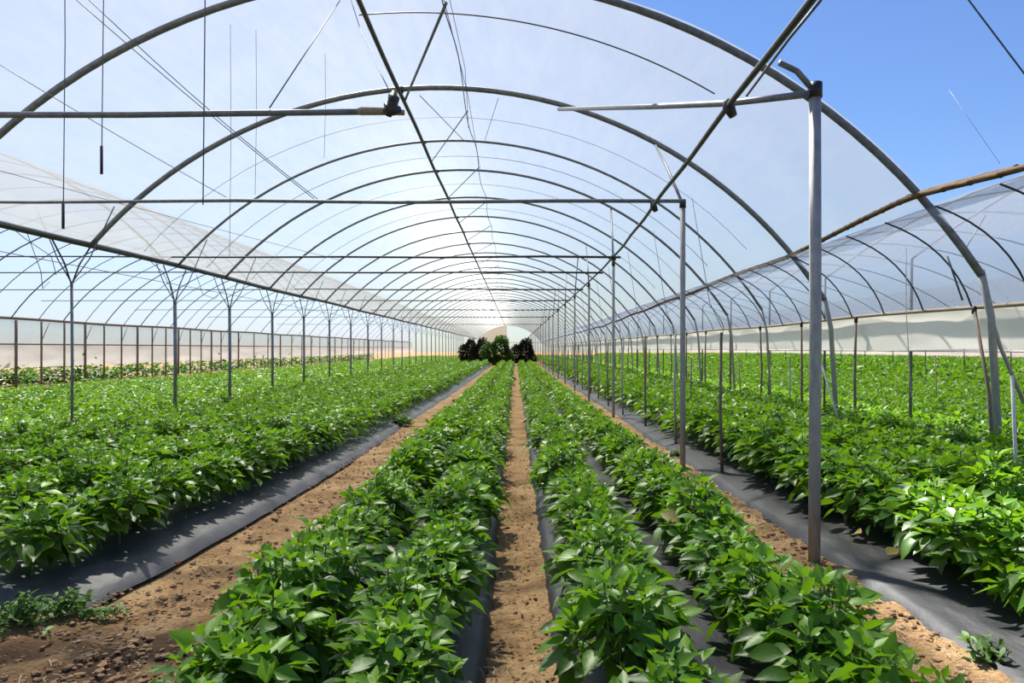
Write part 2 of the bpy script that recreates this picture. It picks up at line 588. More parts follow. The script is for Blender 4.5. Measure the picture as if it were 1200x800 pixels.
LOD = {0: [lod_spec(13, 8, 24, 1.0) for _ in range(5)], 1: [lod_spec(11, 6, 14, 1.2) for _ in range(6)], 2: [lod_spec(8, 3, 4, 1.8) for _ in range(6)]}
mass = MB()
for Y, ri, X, s, _ in rest:
    lv = 0 if Y < 9 else (1 if Y < 27 else 2)
    if ri < 0:
        lv = 2
    B, D, L, RN = LOD[lv][int(rng.integers(len(LOD[lv])))]
    a = rng.random() * 6.28
    Rm = np.array([[math.cos(a), -math.sin(a), 0], [math.sin(a), math.cos(a), 0], [0, 0, 1]])
    n = len(B)
    sc = s * (1.0 if ri >= 0 else 1.9)
    sv = np.array([sc, sc, s * (1.0 if ri >= 0 else 1.25)])
    leaves((B @ Rm.T) * sv + np.array([X, Y, 0.1 if 0 <= ri < 8 else 0.03]), D @ Rm.T, L * sc, L * sc * rng.uniform(0.5, 0.66, n), rng.uniform(0.05, 0.4, n),
           rng.uniform(0.1, 0.5, n), np.clip(RN + rng.normal(0, 0.1), 0, 1), mass, 1)
tag(mass.build('pepper_field', M['leaf'], attr=True), 'far rows of pepper plants running back to the end of the tunnel', 'plants', kind='stuff')

# ------------------------------------------------------------------ greenhouse frame
S = 1.2               # size of the main tunnel
RAD, CX = 6.31 * S, -1.07 * S
ZC = EYE + (1.4 - 4.13) * S        # height of the arch circle's centre
XL, XG = -5.84 * S, 4.25 * S


def arc_z(X, cx=CX):
    return ZC + math.sqrt(max(RAD * RAD - (X - cx) ** 2, 0))


def arc_pts(x0, x1, n, Yf, cx=CX, r=0.0):
    a0 = math.acos((x0 - cx) / RAD); a1 = math.acos((x1 - cx) / RAD)
    out = []
    for i in range(n + 1):
        a = a0 + (a1 - a0) * i / n
        X = cx + (RAD + r) * math.cos(a)
        out.append(Vector((X, Yf(X), ZC + (RAD + r) * math.sin(a))))
    return out


def front(X):               # the front arch stands a little askew
    return (6.8 + (3.7 - X / S) / 9.54 * 0.6) * S


TUNNEL_END = 141.0
BAY = 2.55 * S
ARCH_Y = [None, 10.2 * S, 12.8 * S, 14.9 * S, 17.6 * S]
while ARCH_Y[-1] + BAY < TUNNEL_END:
    ARCH_Y.append(ARCH_Y[-1] + BAY)
RIDGE_X = -1.58 * S
for k, Y in enumerate(ARCH_Y):
    yf = front if Y is None else (lambda X, Y=Y: Y)
    r = 0.043 if k < 2 else (0.025 if k == 2 else 0.029)
    base = (XG + 0.22, yf(XG), 0)
    t = empty('roof_arch', base)
    MB().tube(shift(arc_pts(XL + 0.02, XG, 40 if k < 6 else 22, yf), base), r, 10 if k < 4 else 6).build('pipe', M['steel'], t)
    pe = arc_pts(XL, XG, 2, yf)[-1]
    MB().tube(shift([pe + Vector((-0.015, 0, 0.06)), pe + Vector((0.10, 0, -0.45)), Vector((XG + 0.22, yf(XG), -0.1))], base), r * 0.95, 8).build('leg', M['post'], t)
    if k < 8:
        c = Vector((RIDGE_X, yf(RIDGE_X), arc_z(RIDGE_X)))
        MB().tube(shift([c + Vector((-0.05, 0, 0)), c + Vector((0.05, 0, -0.012))], base), r * 1.35, 8).build('clamp', M['darkpipe'], t)
    n = 'nearest, askew steel roof arch crossing the blue sky' if k == 0 else '%s steel roof arch back from the camera' % ordinal(k + 1)
    tag(t, n, 'arch', 'steel roof arches of the main tunnel')

# ribs of the side wall between the bamboo purlin and the curtain rail
def side_curve(Y, n, off=0.0):
    x2 = 4.42 * S + 0.06
    P = [(3.62 * S + off, EYE + 1.23 * S), (4.28 * S + off, EYE + 1.0 * S), (x2 + off, EYE + 0.40 * S)]
    return [Vector(((1 - t) ** 2 * P[0][0] + 2 * t * (1 - t) * P[1][0] + t * t * P[2][0], Y, (1 - t) ** 2 * P[0][1] + 2 * t * (1 - t) * P[1][1] + t * t * P[2][1])) for t in [i / n for i in range(n + 1)]]


nr = 0
y = 5.55 * S
main = [6.8 * S] + ARCH_Y[1:]
while y < 52:
    if min(abs(y - m) for m in main) > 0.3:
        nr += 1
        o = MB().tube(side_curve(y, 8), 0.010 if y < 20 else 0.008, 6).build('side_rib', M['darkpipe'])
        tag(o, '%s thin curved side rib above the right curtain, counted from the camera' % ordinal(nr), 'rib', 'thin ribs of the right side wall')
    y += 0.86 * S

# right curtain with its rail and posts
RAIL_X, RAIL_Z = 4.5 * S, EYE + 0.40 * S
o = MB().tube([(RAIL_X - 0.03, y, RAIL_Z + 0.015 * math.sin(y * 0.7)) for y in np.concatenate([np.arange(4.6, 30, 0.5), np.arange(30, TUNNEL_END + 1, 4)])], 0.024, 8).build('curtain_rail', M['paletimber'])
tag(o, 'long pale timber rail along the top of the right curtain', 'rail')


def curtain(name, X, y0, y1, z0, z1, m, label, amp=0.05, cat='curtain', kind=None, step=0.12):
    ys = [y0]
    while ys[-1] < y1:
        ys.append(ys[-1] + max(step, 0.02 * ys[-1]))
    ys = np.array(ys)
    ts = np.linspace(0, 1, 10)
    T, Y = np.meshgrid(ts, ys)
    bulge = amp * np.sin(T * PI) * (0.5 + fbm(Y * 1.1, T * 2, 3)) + amp * 0.8 * fbm(Y * 0.7 + T * 1.5, T * 1.2 + 3, 3) * T
    Z = z1 + (z0 - z1) * T + 0.05 * T * fbm(Y * 0.35, T * 0 + 2, 2)
    b = MB().grid(np.stack([X + bulge, Y, Z], -1))
    return tag(b.build(name, m), label, cat if not kind else None, None, kind)


curtain('side_curtain', RAIL_X + 0.02, 4.6, TUNNEL_END, EYE - 0.03, RAIL_Z, M['greycurtain'], 'pale greyish plastic side curtain hanging along the right wall', 0.018)
o = MB().tube([(RAIL_X + 0.03, y, EYE - 0.035) for y in np.arange(4.6, TUNNEL_END, 1.5)], 0.012, 6).build('curtain_hem', M['string'])
tag(o, 'thin whitish rod weighting the lower edge of the right curtain', 'rod')

# side posts on the right wall
SIDE = [7.2 * S, 9.7 * S, 11.55 * S, 13.5 * S, 15.4 * S]
while SIDE[-1] < 68:
    SIDE.append(SIDE[-1] + 1.95 * S)
for k, y in enumerate(SIDE):
    base = Vector((RAIL_X - 0.06, y, 0))
    if k == 0:
        base = at(1168, 525, 8.1); base.z = 0
    p = empty('side_post', base)
    top = Vector((RAIL_X - 0.06, y, RAIL_Z - 0.01))
    j = Vector((rng.normal(0, 0.03), rng.normal(0, 0.02), 0))
    mid = (base + top) / 2 + j
    MB().tube(shift([base - Vector((0, 0, 0.1)), mid, top], base), [0.024, 0.022, 0.018], 7).build('pole', M['timber'], p)
    MB().tube(shift([top + Vector((0, 0, -0.07)), top + Vector((0, 0, 0.02))], base), 0.028, 7).build('lashing', M['rubber'], p)
    tag(p, ('leaning timber post where the nearest arch meets the right curtain' if k == 0 else
            '%s slim timber post under the right curtain rail, from the camera' % ordinal(k + 1)), 'post', 'timber posts of the right curtain')

# bamboo purlin along the right roof edge
def pur(Y, off=0.0):
    X = S * float(np.interp(Y / S, [4, 5.4, 6.8, 10, 13.3, 33, 120], [3.76, 3.75, 3.70, 3.79, 3.82, 4.0, 4.02]))
    cx = X - 0.07
    return Vector((cx, Y, arc_z(X) - 0.04 + off + 0.02 * math.sin(Y * 0.9)))


def bamboo(y0, y1, dx, dz, r):
    pts, rr = [], []
    y = y0
    last = y0
    while y <= y1 + 1e-6:
        p = pur(y)
        for q, s in ((-0.02, 1.0), (0.0, 1.22), (0.02, 1.0)):
            pts.append((p.x + dx, y + q, p.z + dz)); rr.append(r * s)
        y += 0.42
    return MB().tube(pts, rr, 8)


nb = 0
y = 4.2
while y < 115:
    L = 5.2 if y < 45 else 20
    for side in (0, 1):
        if y > 45 and side:
            continue
        nb += 1
        o = bamboo(y + side * 2.4, y + L + 0.5 + side * 2.4, -0.03 + 0.055 * side, 0.03 * side - 0.0, 0.032).build('bamboo_pole', M['bamboo'])
        tag(o, '%s brown bamboo pole of the right roof purlin, counted from the camera' % ordinal(nb), 'pole', 'bamboo poles lashed end to end along the right roof edge')
    y += L

# ridge pipe, second ridge wire, left gutter pipe, right top pipe
RZ = arc_z(RIDGE_X) - 0.07
o = MB().tube([(RIDGE_X + 0.01 * math.sin(y), y, RZ) for y in np.concatenate([np.arange(2, 30, 0.6), np.arange(30, TUNNEL_END, 4)])], 0.034, 10).build('ridge_pipe', M['darkpipe'])
tag(o, 'long dark ridge pipe running under the roof to the vanishing point', 'pipe')
WX = -0.70 * S
o = MB().tube([(WX + 0.03 * math.sin(y * 1.3), y, arc_z(WX) - 0.12 - 0.05 * math.sin(y * 1.23) ** 2) for y in np.concatenate([np.arange(5, 40, 0.35), np.arange(40, TUNNEL_END, 4)])], 0.008, 5).build('ridge_wire', M['wire'])
tag(o, 'slack dark wire running along the roof just right of the ridge pipe', 'wire')
GZ = EYE + 1.42 * S
o = MB().tube([(XL, y, GZ + 0.015 * math.sin(y * 0.5)) for y in np.concatenate([np.arange(2, 30, 0.6), np.arange(30, TUNNEL_END, 4)])], 0.05, 10).build('gutter_pipe', M['darkpipe'])
tag(o, 'thick dark gutter pipe along the left edge of the main roof', 'pipe')
TP = [(1.4, 1.305, 1.62), (3.0, 1.385, 1.655), (5.22, 1.50, 1.70), (7.2, 1.612, 1.742), (9.3, 1.725, 1.78), (11, 1.815, 1.80), (13, 1.91, 1.825), (15, 1.975, 1.84), (18, 2.03, 1.85), (24, 2.06, 1.86), (60, 2.08, 1.86), (TUNNEL_END, 2.1, 1.86)]


def top_pipe(Y):
    return Vector((float(np.interp(Y, [t[0] for t in TP], [t[1] for t in TP])), Y, EYE + float(np.interp(Y, [t[0] for t in TP], [t[2] for t in TP]))))


o = MB().tube([top_pipe(y) + Vector((0.005 * math.sin(y * 2), 0, 0.004 * math.sin(y * 1.7))) for y in np.concatenate([np.arange(1.4, 30, 0.4), np.arange(30, TUNNEL_END, 4)])], 0.021, 8).build('top_pipe', M['darkpipe'])
tag(o, 'dark pipe running along the tops of the right post row', 'pipe')
o = MB().tube([at(962, 0, 4.2), at(925, 45, 4.6), at(875, 112, 5.3)], 0.010, 6).build('spare_pipe', M['steel'])
tag(o, 'thin grey rod beside the dark top pipe above the near post', 'rod')

# zigzag braces between ridge pipe and wire
nz = 0
y = 7.5 * S
while y < 70:
    nz += 1
    a, b = Vector((WX, y, arc_z(WX) - 0.10)), Vector((RIDGE_X + 0.02, y + 3.0 * S, RZ))
    o = MB().tube([a, (a + b) / 2, b], 0.021 if nz == 1 else 0.011, 6).build('ridge_brace', M['steel'])
    tag(o, '%s slanting brace beside the ridge pipe, counted from the camera' % ordinal(nz), 'brace', 'slanting braces beside the ridge pipe')
    y += 3.4 * S

# right post row
POSTS = [5.22, 9.32, 15.9, 21.2]
while POSTS[-1] < 110:
    POSTS.append(POSTS[-1] + 5.1)
for k, y in enumerate(POSTS):
    base = (2.1, y, 0)
    p = empty('support_post', base)
    r = 0.041 if k == 0 else (0.034 if k == 1 else 0.03)
    top = 3.35
    lean = 0.02 if k == 0 else 0.0
    MB().tube([(0.0, 0, -0.15), (lean * 0.5, 0, 1.6), (lean * 0.3, 0, top)], r, 14 if k < 2 else 8).build('pole', M['post'], p)
    MB().tube([(lean * 0.3, 0, top - 0.09), (lean * 0.3, 0, top + 0.015)], r * 1.22, 12).build('collar', M['darkpipe'], p)
    if k < 12:
        # strut from post head to the roof
        ya = min([a_ for a_ in ARCH_Y[1:] if a_ > y + 0.4])
        xe = 0.2
        e = Vector((xe, ya - y, arc_z(2.1 + xe) - 0.03)) if k else Vector((-0.28, -0.1, 3.47))
        MB().tube([(0, 0, top - 0.04), (e.x * 0.5, e.y * 0.5, (top + e.z) / 2 + 0.02), e], 0.021, 6).build('strut', M['steel'], p)
    tag(p, ('thick grey steel post standing nearest, at the edge of the dirt strip' if k == 0 else
            '%s grey steel post from the camera in the row along the dirt strip' % ordinal(k + 1)), 'post', 'steel posts of the right row')

# crop stakes between the posts
y, k = 8.6, 0
while y < 50:
    k += 1
    base = Vector((2.38 + rng.normal(0, 0.03), y, 0.0))
    p = empty('stake', base)
    h = 1.66 + rng.normal(0, 0.05)
    MB().tube([(0, 0, -0.1), (rng.normal(0, 0.02), 0, 0.8), (rng.normal(0, 0.03), 0, h)], [0.021, 0.019, 0.016], 7).build('pole', M['timber'] if k % 2 else M['post'], p)
    q = pur(y) - base
    MB().tube([(0, 0, h - 0.05), (0.0, -0.03, h + 0.02), (-0.12, 0.1, h + 0.35), (-0.3 + 0.02, 0.3, 3.3)], 0.004, 5).build('tie_wire', M['wire'], p)
    tag(p, '%s slim stake from the camera, planted along the edge of the right field' % ordinal(k), 'stake', 'slim stakes along the edge of the right field')
    y += 2.5

# sticks out in the right field
for (xt, yt, xb, yb, Y, r, lab, m) in [
    (962, 424, 980, 486, 11.5, 0.014, 'pale stick leaning among the plants right of the near post', 'string'),
    (1096, 416, 1097, 470, 14.0, 0.010, 'thin upright stick in the right field below the curtain', 'paletimber'),
    (1186, 440, 1190, 580, 6.5, 0.015, 'upright pale stick at the right edge of the field', 'string'),
    (926, 418, 925, 462, 15.0, 0.015, 'short grey stick in the field just left of the near post', 'post'),
    (865, 420, 867, 455, 17.0, 0.014, 'short stick standing in the field between two side posts', 'paletimber'),
    (810, 418, 809, 470, 14.0, 0.013, 'short stick in the field just beyond the second steel post', 'timber'),
]:
    a, b = at(xt, yt, Y), at(xb, yb, Y)
    d = (b - a).normalized()
    b2 = a + d * ((a.z + 0.05) / -d.z)
    o = MB().tube([a, (a + b2) / 2 + Vector((0.01, 0, 0)), b2], r, 6).build('field_stick', M[m])
    tag(o, lab, 'stick', 'sticks in the right field')

# left post row under the gutter pipe
LPX = [84, 205, 269, 319, 356, 386, 411, 431, 447, 461]
LY = [-XL * F / (604 - x) for x in LPX]
while LY[-1] < 100:
    LY.append(LY[-1] + 3.2)
for k, y in enumerate(LY):
    base = (XL, y, 0)
    p = empty('gutter_post', base)
    r = 0.022 if k == 0 else 0.036
    top = 2.48 if k else 2.55
    MB().tube([(0, 0, -0.1), (0.01, 0, 1.2), (0, 0, top)], r, 9).build('pole', M['steel'], p)
    for s in (-1, 1):
        e = Vector((0, s * 0.5, GZ - 0.05))
        MB().tube([(0, 0, top - 0.05), (0.0, s * 0.2, (top + GZ) / 2 - 0.04), e], 0.014, 6).build('strut', M['darkpipe'], p)
    for s in (-1, 1):
        MB().tube([(0, 0, top - 0.02), (s * 0.25, 0.05, top + 0.36), (s * 0.62, 0.1, arc_z(XL + 0.62) - 0.06)], 0.010, 5).build('strut', M['wire'], p)
    tag(p, ('thin pole topped by forked struts, nearest under the left gutter pipe' if k == 0 else
            '%s grey post with forked struts under the left gutter pipe' % ordinal(k + 1)), 'post', 'posts under the left gutter pipe')

# ---- left neighbour tunnel
LC = XL - 4.77 * S
LX = -15.75 * S
y, k = 15.0, 0
while y < 132:
    k += 1
    o = MB().tube(arc_pts(XL - 0.02, LX, 24, lambda X, Y=y: Y, cx=LC), 0.021 if k % 2 else 0.014, 6).build('neighbour_arch', M['darkpipe'])
    tag(o, '%s thin arch of the neighbouring tunnel beyond the left gutter pipe' % ordinal(k), 'arch', 'arches of the neighbouring tunnel')
    y += 1.6 if y < 45 else 3.2
LRZ = arc_z(LX, LC)
o = MB().tube([(LX, y, LRZ + 0.02 * math.sin(y * 0.5)) for y in np.arange(20, 134, 1.0)], 0.055, 7).build('eave_rail', M['timber'])
tag(o, 'dark timber eave rail along the far left wall', 'rail')
o = MB().tube([(LX + 0.04, y, EYE + 0.16) for y in np.arange(20, 134, 2.0)], 0.035, 6).build('wall_rail', M['timber'])
tag(o, 'thin dark rail along the top of the cream curtain', 'rail')
for j, (xx, r) in enumerate(((-13.9 * S, 0.015), (-12.4 * S, 0.012))):
    o = MB().tube([(xx, y, arc_z(xx, LC) - 0.05) for y in np.arange(16, 134, 2.0)], r, 5).build('purlin_wire', M['wire'])
    tag(o, ['lower', 'upper'][j] + ' purlin wire along the neighbouring tunnel roof at left', 'wire')
curtain('wall_left', LX - 0.03, 20, 134, EYE + 0.15, LRZ, M['clearfilm'], 'translucent upper side film of the far left wall', 0.04, kind='structure', step=0.4)
curtain('side_curtain', LX - 0.06, 20, 134, EYE - 0.74, EYE + 0.16, M['cream'], 'cream plastic curtain along the foot of the far left wall', 0.05, step=0.4)
y, k = 25.0, 0
while y < 115:
    k += 1
    base = (LX + 0.06, y, 0)
    p = empty('wall_pole', base)
    MB().tube([(0, 0, -0.1), (0.01, 0, LRZ - 0.05)], 0.04 if k % 3 else 0.055, 7).build('pole', M['timber'], p)
    if k % 2 == 0:
        MB().tube([(0, 0, 1.75), (0.1, 0.38, LRZ - 0.06)], 0.015, 5).build('strut', M['wire'], p)
    tag(p, '%s dark pole along the cream curtain of the far left wall' % ordinal(k), 'pole', 'dark poles of the far left wall')
    y += 1.5 if y < 50 else 3.0

# ---- cross bars
for k, (y, py) in enumerate(((9.3, 236), (14.95, 301), (18.0, 319), (23.2, 339), (28.6, 352), (35.6, 363), (44.0, 371.6), (57.0, 380))):
    Z = EYE + (VY - py) * y / F
    xe = LC - math.sqrt(RAD ** 2 - (Z - ZC) ** 2) + 0.05
    xs = [2.12, 0.5, -1.5, -3.5, -6, -9, -13, xe]
    o = MB().tube([(x, y, Z + 0.012 * math.sin(x * 1.3 + k)) for x in xs], [0.024, 0.024, 0.022, 0.022, 0.018, 0.014, 0.014, 0.012], 8).build('cross_bar', M['darkpipe'] if k else M['steel'])
    tag(o, '%s level cross bar spanning the tunnel, counted from the camera' % ordinal(k + 2), 'bar', 'level cross bars under the roof')

# near left cross bar with the rag-bound end
t = empty('cross_bar', at(230, 133, 5.8))
b0 = t.location
pts = [at(-215, 138, 5.8), at(0, 134.5, 5.8), at(150, 134.5, 5.8), at(300, 132.5, 5.8), at(425, 131, 5.8)]
MB().tube(shift(pts, b0), 0.024, 10).build('pipe', M['steel'], t)
MB().tube(shift([at(418, 131, 5.8), at(424, 130, 5.8), at(456, 130.5, 5.8), at(474, 132, 5.8)], b0), [0.024, 0.034, 0.03, 0.022], 8).build('bamboo_tip', M['paletimber'], t)
rg = MB()
for (x0, y0, x1, y1, r) in ((455, 136, 462, 108, 0.042), (451, 130, 468, 128, 0.045), (452, 122, 456, 134, 0.03), (459, 112, 462, 122, 0.05)):
    rg.tube(shift([at(x0, y0, 5.78), at((x0 + x1) / 2 + 1, (y0 + y1) / 2, 5.74), at(x1, y1, 5.78)], b0), [r * 0.6, r, r * 0.6], 8)
rg.build('binding', M['rubber'], t)['label'] = 'black rag binding'
tag(t, 'near cross bar entering from the left, its end bound with black rag', 'bar', 'level cross bars under the roof')
# near right cross bar
o = MB().tube([at(949, 110, 5.2), at(853, 121, 5.9), at(760, 125, 7.6), at(655, 128, 12.2)], [0.026, 0.026, 0.028, 0.03], 8).build('cross_bar', M['steel'])
tag(o, 'slanting bar running from the nearest post head up to the second arch', 'bar', 'level cross bars under the roof')
# knots of dark twine on the top pipe
for k, (y, lab) in enumerate(((5.25, 'black rubber knot on the top pipe beside the near cross bar'), (9.3, 'black rubber knot on the top pipe at the second cross bar'), (15.0, 'black rubber knot on the top pipe at the third cross bar'))):
    c = top_pipe(y)
    o = MB().tube([c + Vector((-0.02, -0.03, 0.05)), c + Vector((0.0, -0.02, 0.0)), c + Vector((0.03, -0.03, -0.07))], [0.022, 0.045, 0.03], 8).build('knot', M['rubber'])
    tag(o, lab, 'knot', 'rubber knots on the top pipe')

# ---- wires
def wire(pts, r, lab, m='wire', cat='wire', sag=0.0, name='roof_wire'):
    pts = [Vector(p) for p in pts]
    if sag and len(pts) == 2:
        a, b = pts
        pts = [a.lerp(b, i / 8) - Vector((0, 0, sag * 4 * (i / 8) * (1 - i / 8))) for i in range(9)]
    return tag(MB().tube(pts, r, 5).build(name, M[m]), lab, cat)


wire([at(86, -3, 7.3), at(368, 233, 9.3)], 0.005, 'first of two slanting wires falling to the second cross bar', sag=0.03)
wire([at(101, -3, 7.3), at(372, 233, 9.3)], 0.005, 'second of two slanting wires falling to the second cross bar', sag=0.06)
wire([at(-10, 70, 7.6), at(265, 231, 9.3)], 0.0045, 'slanting wire from the upper left frame edge to the second cross bar', sag=0.02)
wire([at(0, 200, 8.8), at(400, 305, 14.9)], 0.004, 'faint long wire slanting behind the second cross bar at left', sag=0.02)
wire([at(404, -8, 8.7), at(316, 126, 5.8)], 0.006, 'slanting wire rising from the near left bar to the roof')
wire([at(410, -4, 8.7), at(424, 40, 7.8), at(436, 60, 7.0), at(444, 82, 6.4), at(457, 108, 5.8)], 0.005, 'wavy wire tying the black rag binding to the roof')
for (x, y1, Y, r, lab) in ((75, 268, 5.9, 0.004, 'hanging wire with a thick end near the left frame edge'), (120, 204, 5.8, 0.004, 'short hanging wire second from the left frame edge'),
                           (239, 240, 5.75, 0.005, 'hanging wire crossing the near left bar midway'), (270, 300, 9.1, 0.003, 'fine wire hanging just right of the midway wire'),
                           (300, 228, 9.4, 0.003, 'fine short wire hanging behind the first two slanting wires'), (381, 185, 10.5, 0.003, 'fine wire hanging below the near bar towards its bound end')):
    X = (x - VX) * Y / F
    p0 = Vector((X, Y, arc_z(X) - 0.0)); p1 = at(x - 1, y1, Y)
    t = empty('hanging_wire', p1)
    MB().tube(shift([p0, (p0 + p1) / 2 + Vector((0.012, 0, 0)), p1], p1), r, 5).build('strand', M['wire'], t)
    if x in (75, 120):
        MB().tube([(0, 0, 0), (0, 0, 0.22)], 0.011, 6).build('weight', M['rubber'], t)
    tag(t, lab, 'wire', 'wires hanging from the left roof')
wire([at(519, -5, 9.0), at(548, 110, 11.8), at(563, 200, 17.6)], 0.005, 'dark wire hanging in a long line right of the ridge pipe')
wire([at(526, -5, 9.0), at(545, 80, 10.6), at(549, 150, 11.4)], 0.004, 'shorter dark wire beside the long one right of the ridge')
wire([at(492, 112, 11.9), at(545, 166, 14.8)], 0.007, 'thin rod slanting down to the right from the second arch apex')
wire([at(584, 115, 11.9), at(568, 165, 14.8)], 0.005, 'thin rod slanting down to the left right of the ridge wires')
wire([at(1000, -179, 5.5), at(1135, 0, 5.1), at(1200, 86, 4.9), at(1330, 258, 4.5)], 0.006, 'taut cable crossing the blue sky at the upper right')
wire([at(1112, 105, 6.0), at(1172, 192, 5.6)], 0.0013, 'faint thread slanting through the blue sky over the bamboo purlin')
wire([at(1062, 290, 8.8), at(1062, 366, 8.7), at(1068, 465, 8.6)], 0.005, 'white string hanging in front of the right curtain', 'string')
for k, (pts, lab) in enumerate((
    ([(8, 262, 10.2), (30, 280, 11), (60, 300, 11.8), (66, 322, 12.2)], 'loose drooping strand under the left gutter pipe by the frame edge'),
    ([(175, 305, 14.2), (190, 318, 14.6), (199, 335, 15.0), (204, 352, 15.2)], 'loose strand drooping to the second forked post at left'),
    ([(230, 322, 16), (238, 345, 16.5), (252, 350, 17), (262, 338, 17.6)], 'looped strand hanging between the second and third forked posts'),
    ([(30, 268, 11.2), (48, 318, 11.6), (50, 338, 11.8), (58, 330, 12)], 'hooked strand hanging under the left gutter pipe'),
)):
    wire([at(*p) for p in pts], 0.006, lab, cat='strand', name='hanging_strand')
# film tension hoops
for k, (y, r) in enumerate(((9.5, 0.010), (13.8, 0.004), (16.6, 0.006), (19.4, 0.005), (22.8, 0.006))):
    o = MB().tube(arc_pts(-2.0 if k == 0 else XL + 0.1, 2.55 if k == 0 else 4.3, 26, lambda X, Y=y: Y), r, 5).build('roof_hoop', M['wire'])
    tag(o, '%s fine hoop lying against the roof film, counted from the camera' % ordinal(k + 1), 'hoop', 'fine hoops against the roof film')
# loose brace by the arch foot at right
wire([at(1155, 252, 8.7), at(1128, 297, 8.5)], 0.008, 'short slanting brace below the bamboo purlin at the right', cat='brace', name='side_brace')
wire([at(1110, 300, 8.4), at(1128, 352, 8.35)], 0.011, 'short dark rod beside the nearest arch foot', cat='rod', name='side_brace')
wire([at(1160, 366, 8.1), at(1172, 406, 8.1), at(1200, 472, 8.05)], 0.022, 'pale pipe splayed out from the foot of the nearest arch', 'post', cat='pipe', name='side_brace')

# ------------------------------------------------------------------ roof films
def film_patch(x0, x1, y0f, y1f, cx=CX, nx=44, ny=150, rr=0.045, pw=2.0):
    a0 = math.acos((x0 - cx) / RAD); a1 = math.acos((x1 - cx) / RAD)
    Av, V = np.meshgrid(np.linspace(a0, a1, nx), np.linspace(0, 1, ny) ** pw)
    Xc = cx + RAD * np.cos(Av)
    Y0, Y1 = np.vectorize(y0f)(Xc), np.vectorize(y1f)(Xc)
    Y = Y0 + (Y1 - Y0) * V
    R = RAD + rr - 0.02 * np.abs(np.sin((Y - 10.2) / 2.55 * PI)) + 0.012 * fbm(Av * 9, Y * 1.1, 3)
    return np.stack([cx + R * np.cos(Av), Y, ZC + R * np.sin(Av)], -1)


END = lambda X: TUNNEL_END
b = MB()
b.grid(film_patch(XL - 0.02, 3.78 * S, lambda X: front(X) - 0.06, END))
b.grid(film_patch(XL - 0.02, 0.7, lambda X: 2.0, lambda X: front(X) - 0.06, nx=32, ny=24, pw=1.0))
tag(b.build('ceiling', M['film']), 'milky plastic film stretched over the main tunnel roof', kind='structure')
ysf = np.concatenate([np.arange(4.2, 30, 0.3), np.arange(30, TUNNEL_END + 1, 2)])
b = MB().grid(np.array([[list(p + Vector((0.02 * math.sin(y * 2.1 + i), 0, 0))) for i, p in enumerate(side_curve(y, 9, 0.03))] for y in ysf]))
tag(b.build('wall_right', M['clearfilm']), 'clearer plastic film of the right side wall above the curtain', kind='structure')
b = MB().grid(film_patch(LC - 1.2, XL + 0.03, lambda X: 3.0, lambda X: 134.0, cx=LC, nx=20))
tag(b.build('ceiling_left', M['film4']), 'clear inner half of the neighbouring tunnel film at left', kind='structure')
b = MB().grid(film_patch(LX, LC - 1.2, lambda X: 3.0, lambda X: 134.0, cx=LC, nx=26))
tag(b.build('ceiling_left', M['film2']), 'milky outer half of the neighbouring tunnel film at left', kind='structure')

# low tunnel roofs added to shade the right-hand field from the sun
def low_tunnel(cx, half, spring, rise):
    Rr = (half * half + rise * rise) / (2 * rise)
    return lambda u: (cx + half * u, spring + math.sqrt(Rr * Rr - (half * u) ** 2) - (Rr - rise))


ysr = np.concatenate([np.arange(3, 40, 0.5), np.arange(40, 142, 3)])
for j, cx in enumerate((12.05, 25.2, 38.3)):
    lt = low_tunnel(cx, 6.5, EYE + 1.25, 2.26)
    b = MB().grid(np.array([[(*[lt(u)[0], y, lt(u)[1] + 0.03 + 0.02 * math.sin(y * 2 + u * 5)],) for u in np.linspace(-1, 1, 24)] for y in ysr]))
    tag(b.build('added_ceiling_right', M['film3']), ['first', 'second', 'third'][j] + ' low tunnel film added to shade the right-hand field', kind='structure')
k = 0
for y in np.arange(7.5, 60, 2.9):
    k += 1
    lt = low_tunnel(12.05, 6.5, EYE + 1.25, 2.26)
    o = MB().tube([(lt(-1)[0] - 0.02, y, -0.1)] + [(lt(u)[0], y, lt(u)[1]) for u in np.linspace(-1, 1, 21)] + [(lt(1)[0] + 0.02, y, -0.1)], 0.02, 6).build('field_arch', M['steel'])
    tag(o, '%s low arch beyond the right side film, counted from the camera' % ordinal(k), 'arch', 'low arches over the right-hand field')

# far gable and what stands at the end
a = [Vector((p.x, TUNNEL_END + 0.1, p.z)) for p in arc_pts(XL, -1.6, 16, lambda X: 0)]
b = MB()
top = np.array([list(p) for p in a]); low_ = top.copy(); low_[:, 2] = EYE + 1.1
mid_ = (top + low_) / 2; mid_[:, 1] += 0.15
b.grid(np.stack([low_, mid_, top]))
tag(b.build('wall_far', M['gable']), 'cream film closing half of the far gable', kind='structure')
o = MB().tube([(XL, TUNNEL_END, -0.1), (XL, TUNNEL_END, 2.6), (-1.6, TUNNEL_END, 2.62), (XG, TUNNEL_END, 2.6), (XG + 0.02, TUNNEL_END, -0.1)], 0.05, 6).build('gable_bar', M['steel'])
tag(o, 'far gable frame with a level bar across the opening', 'bar')


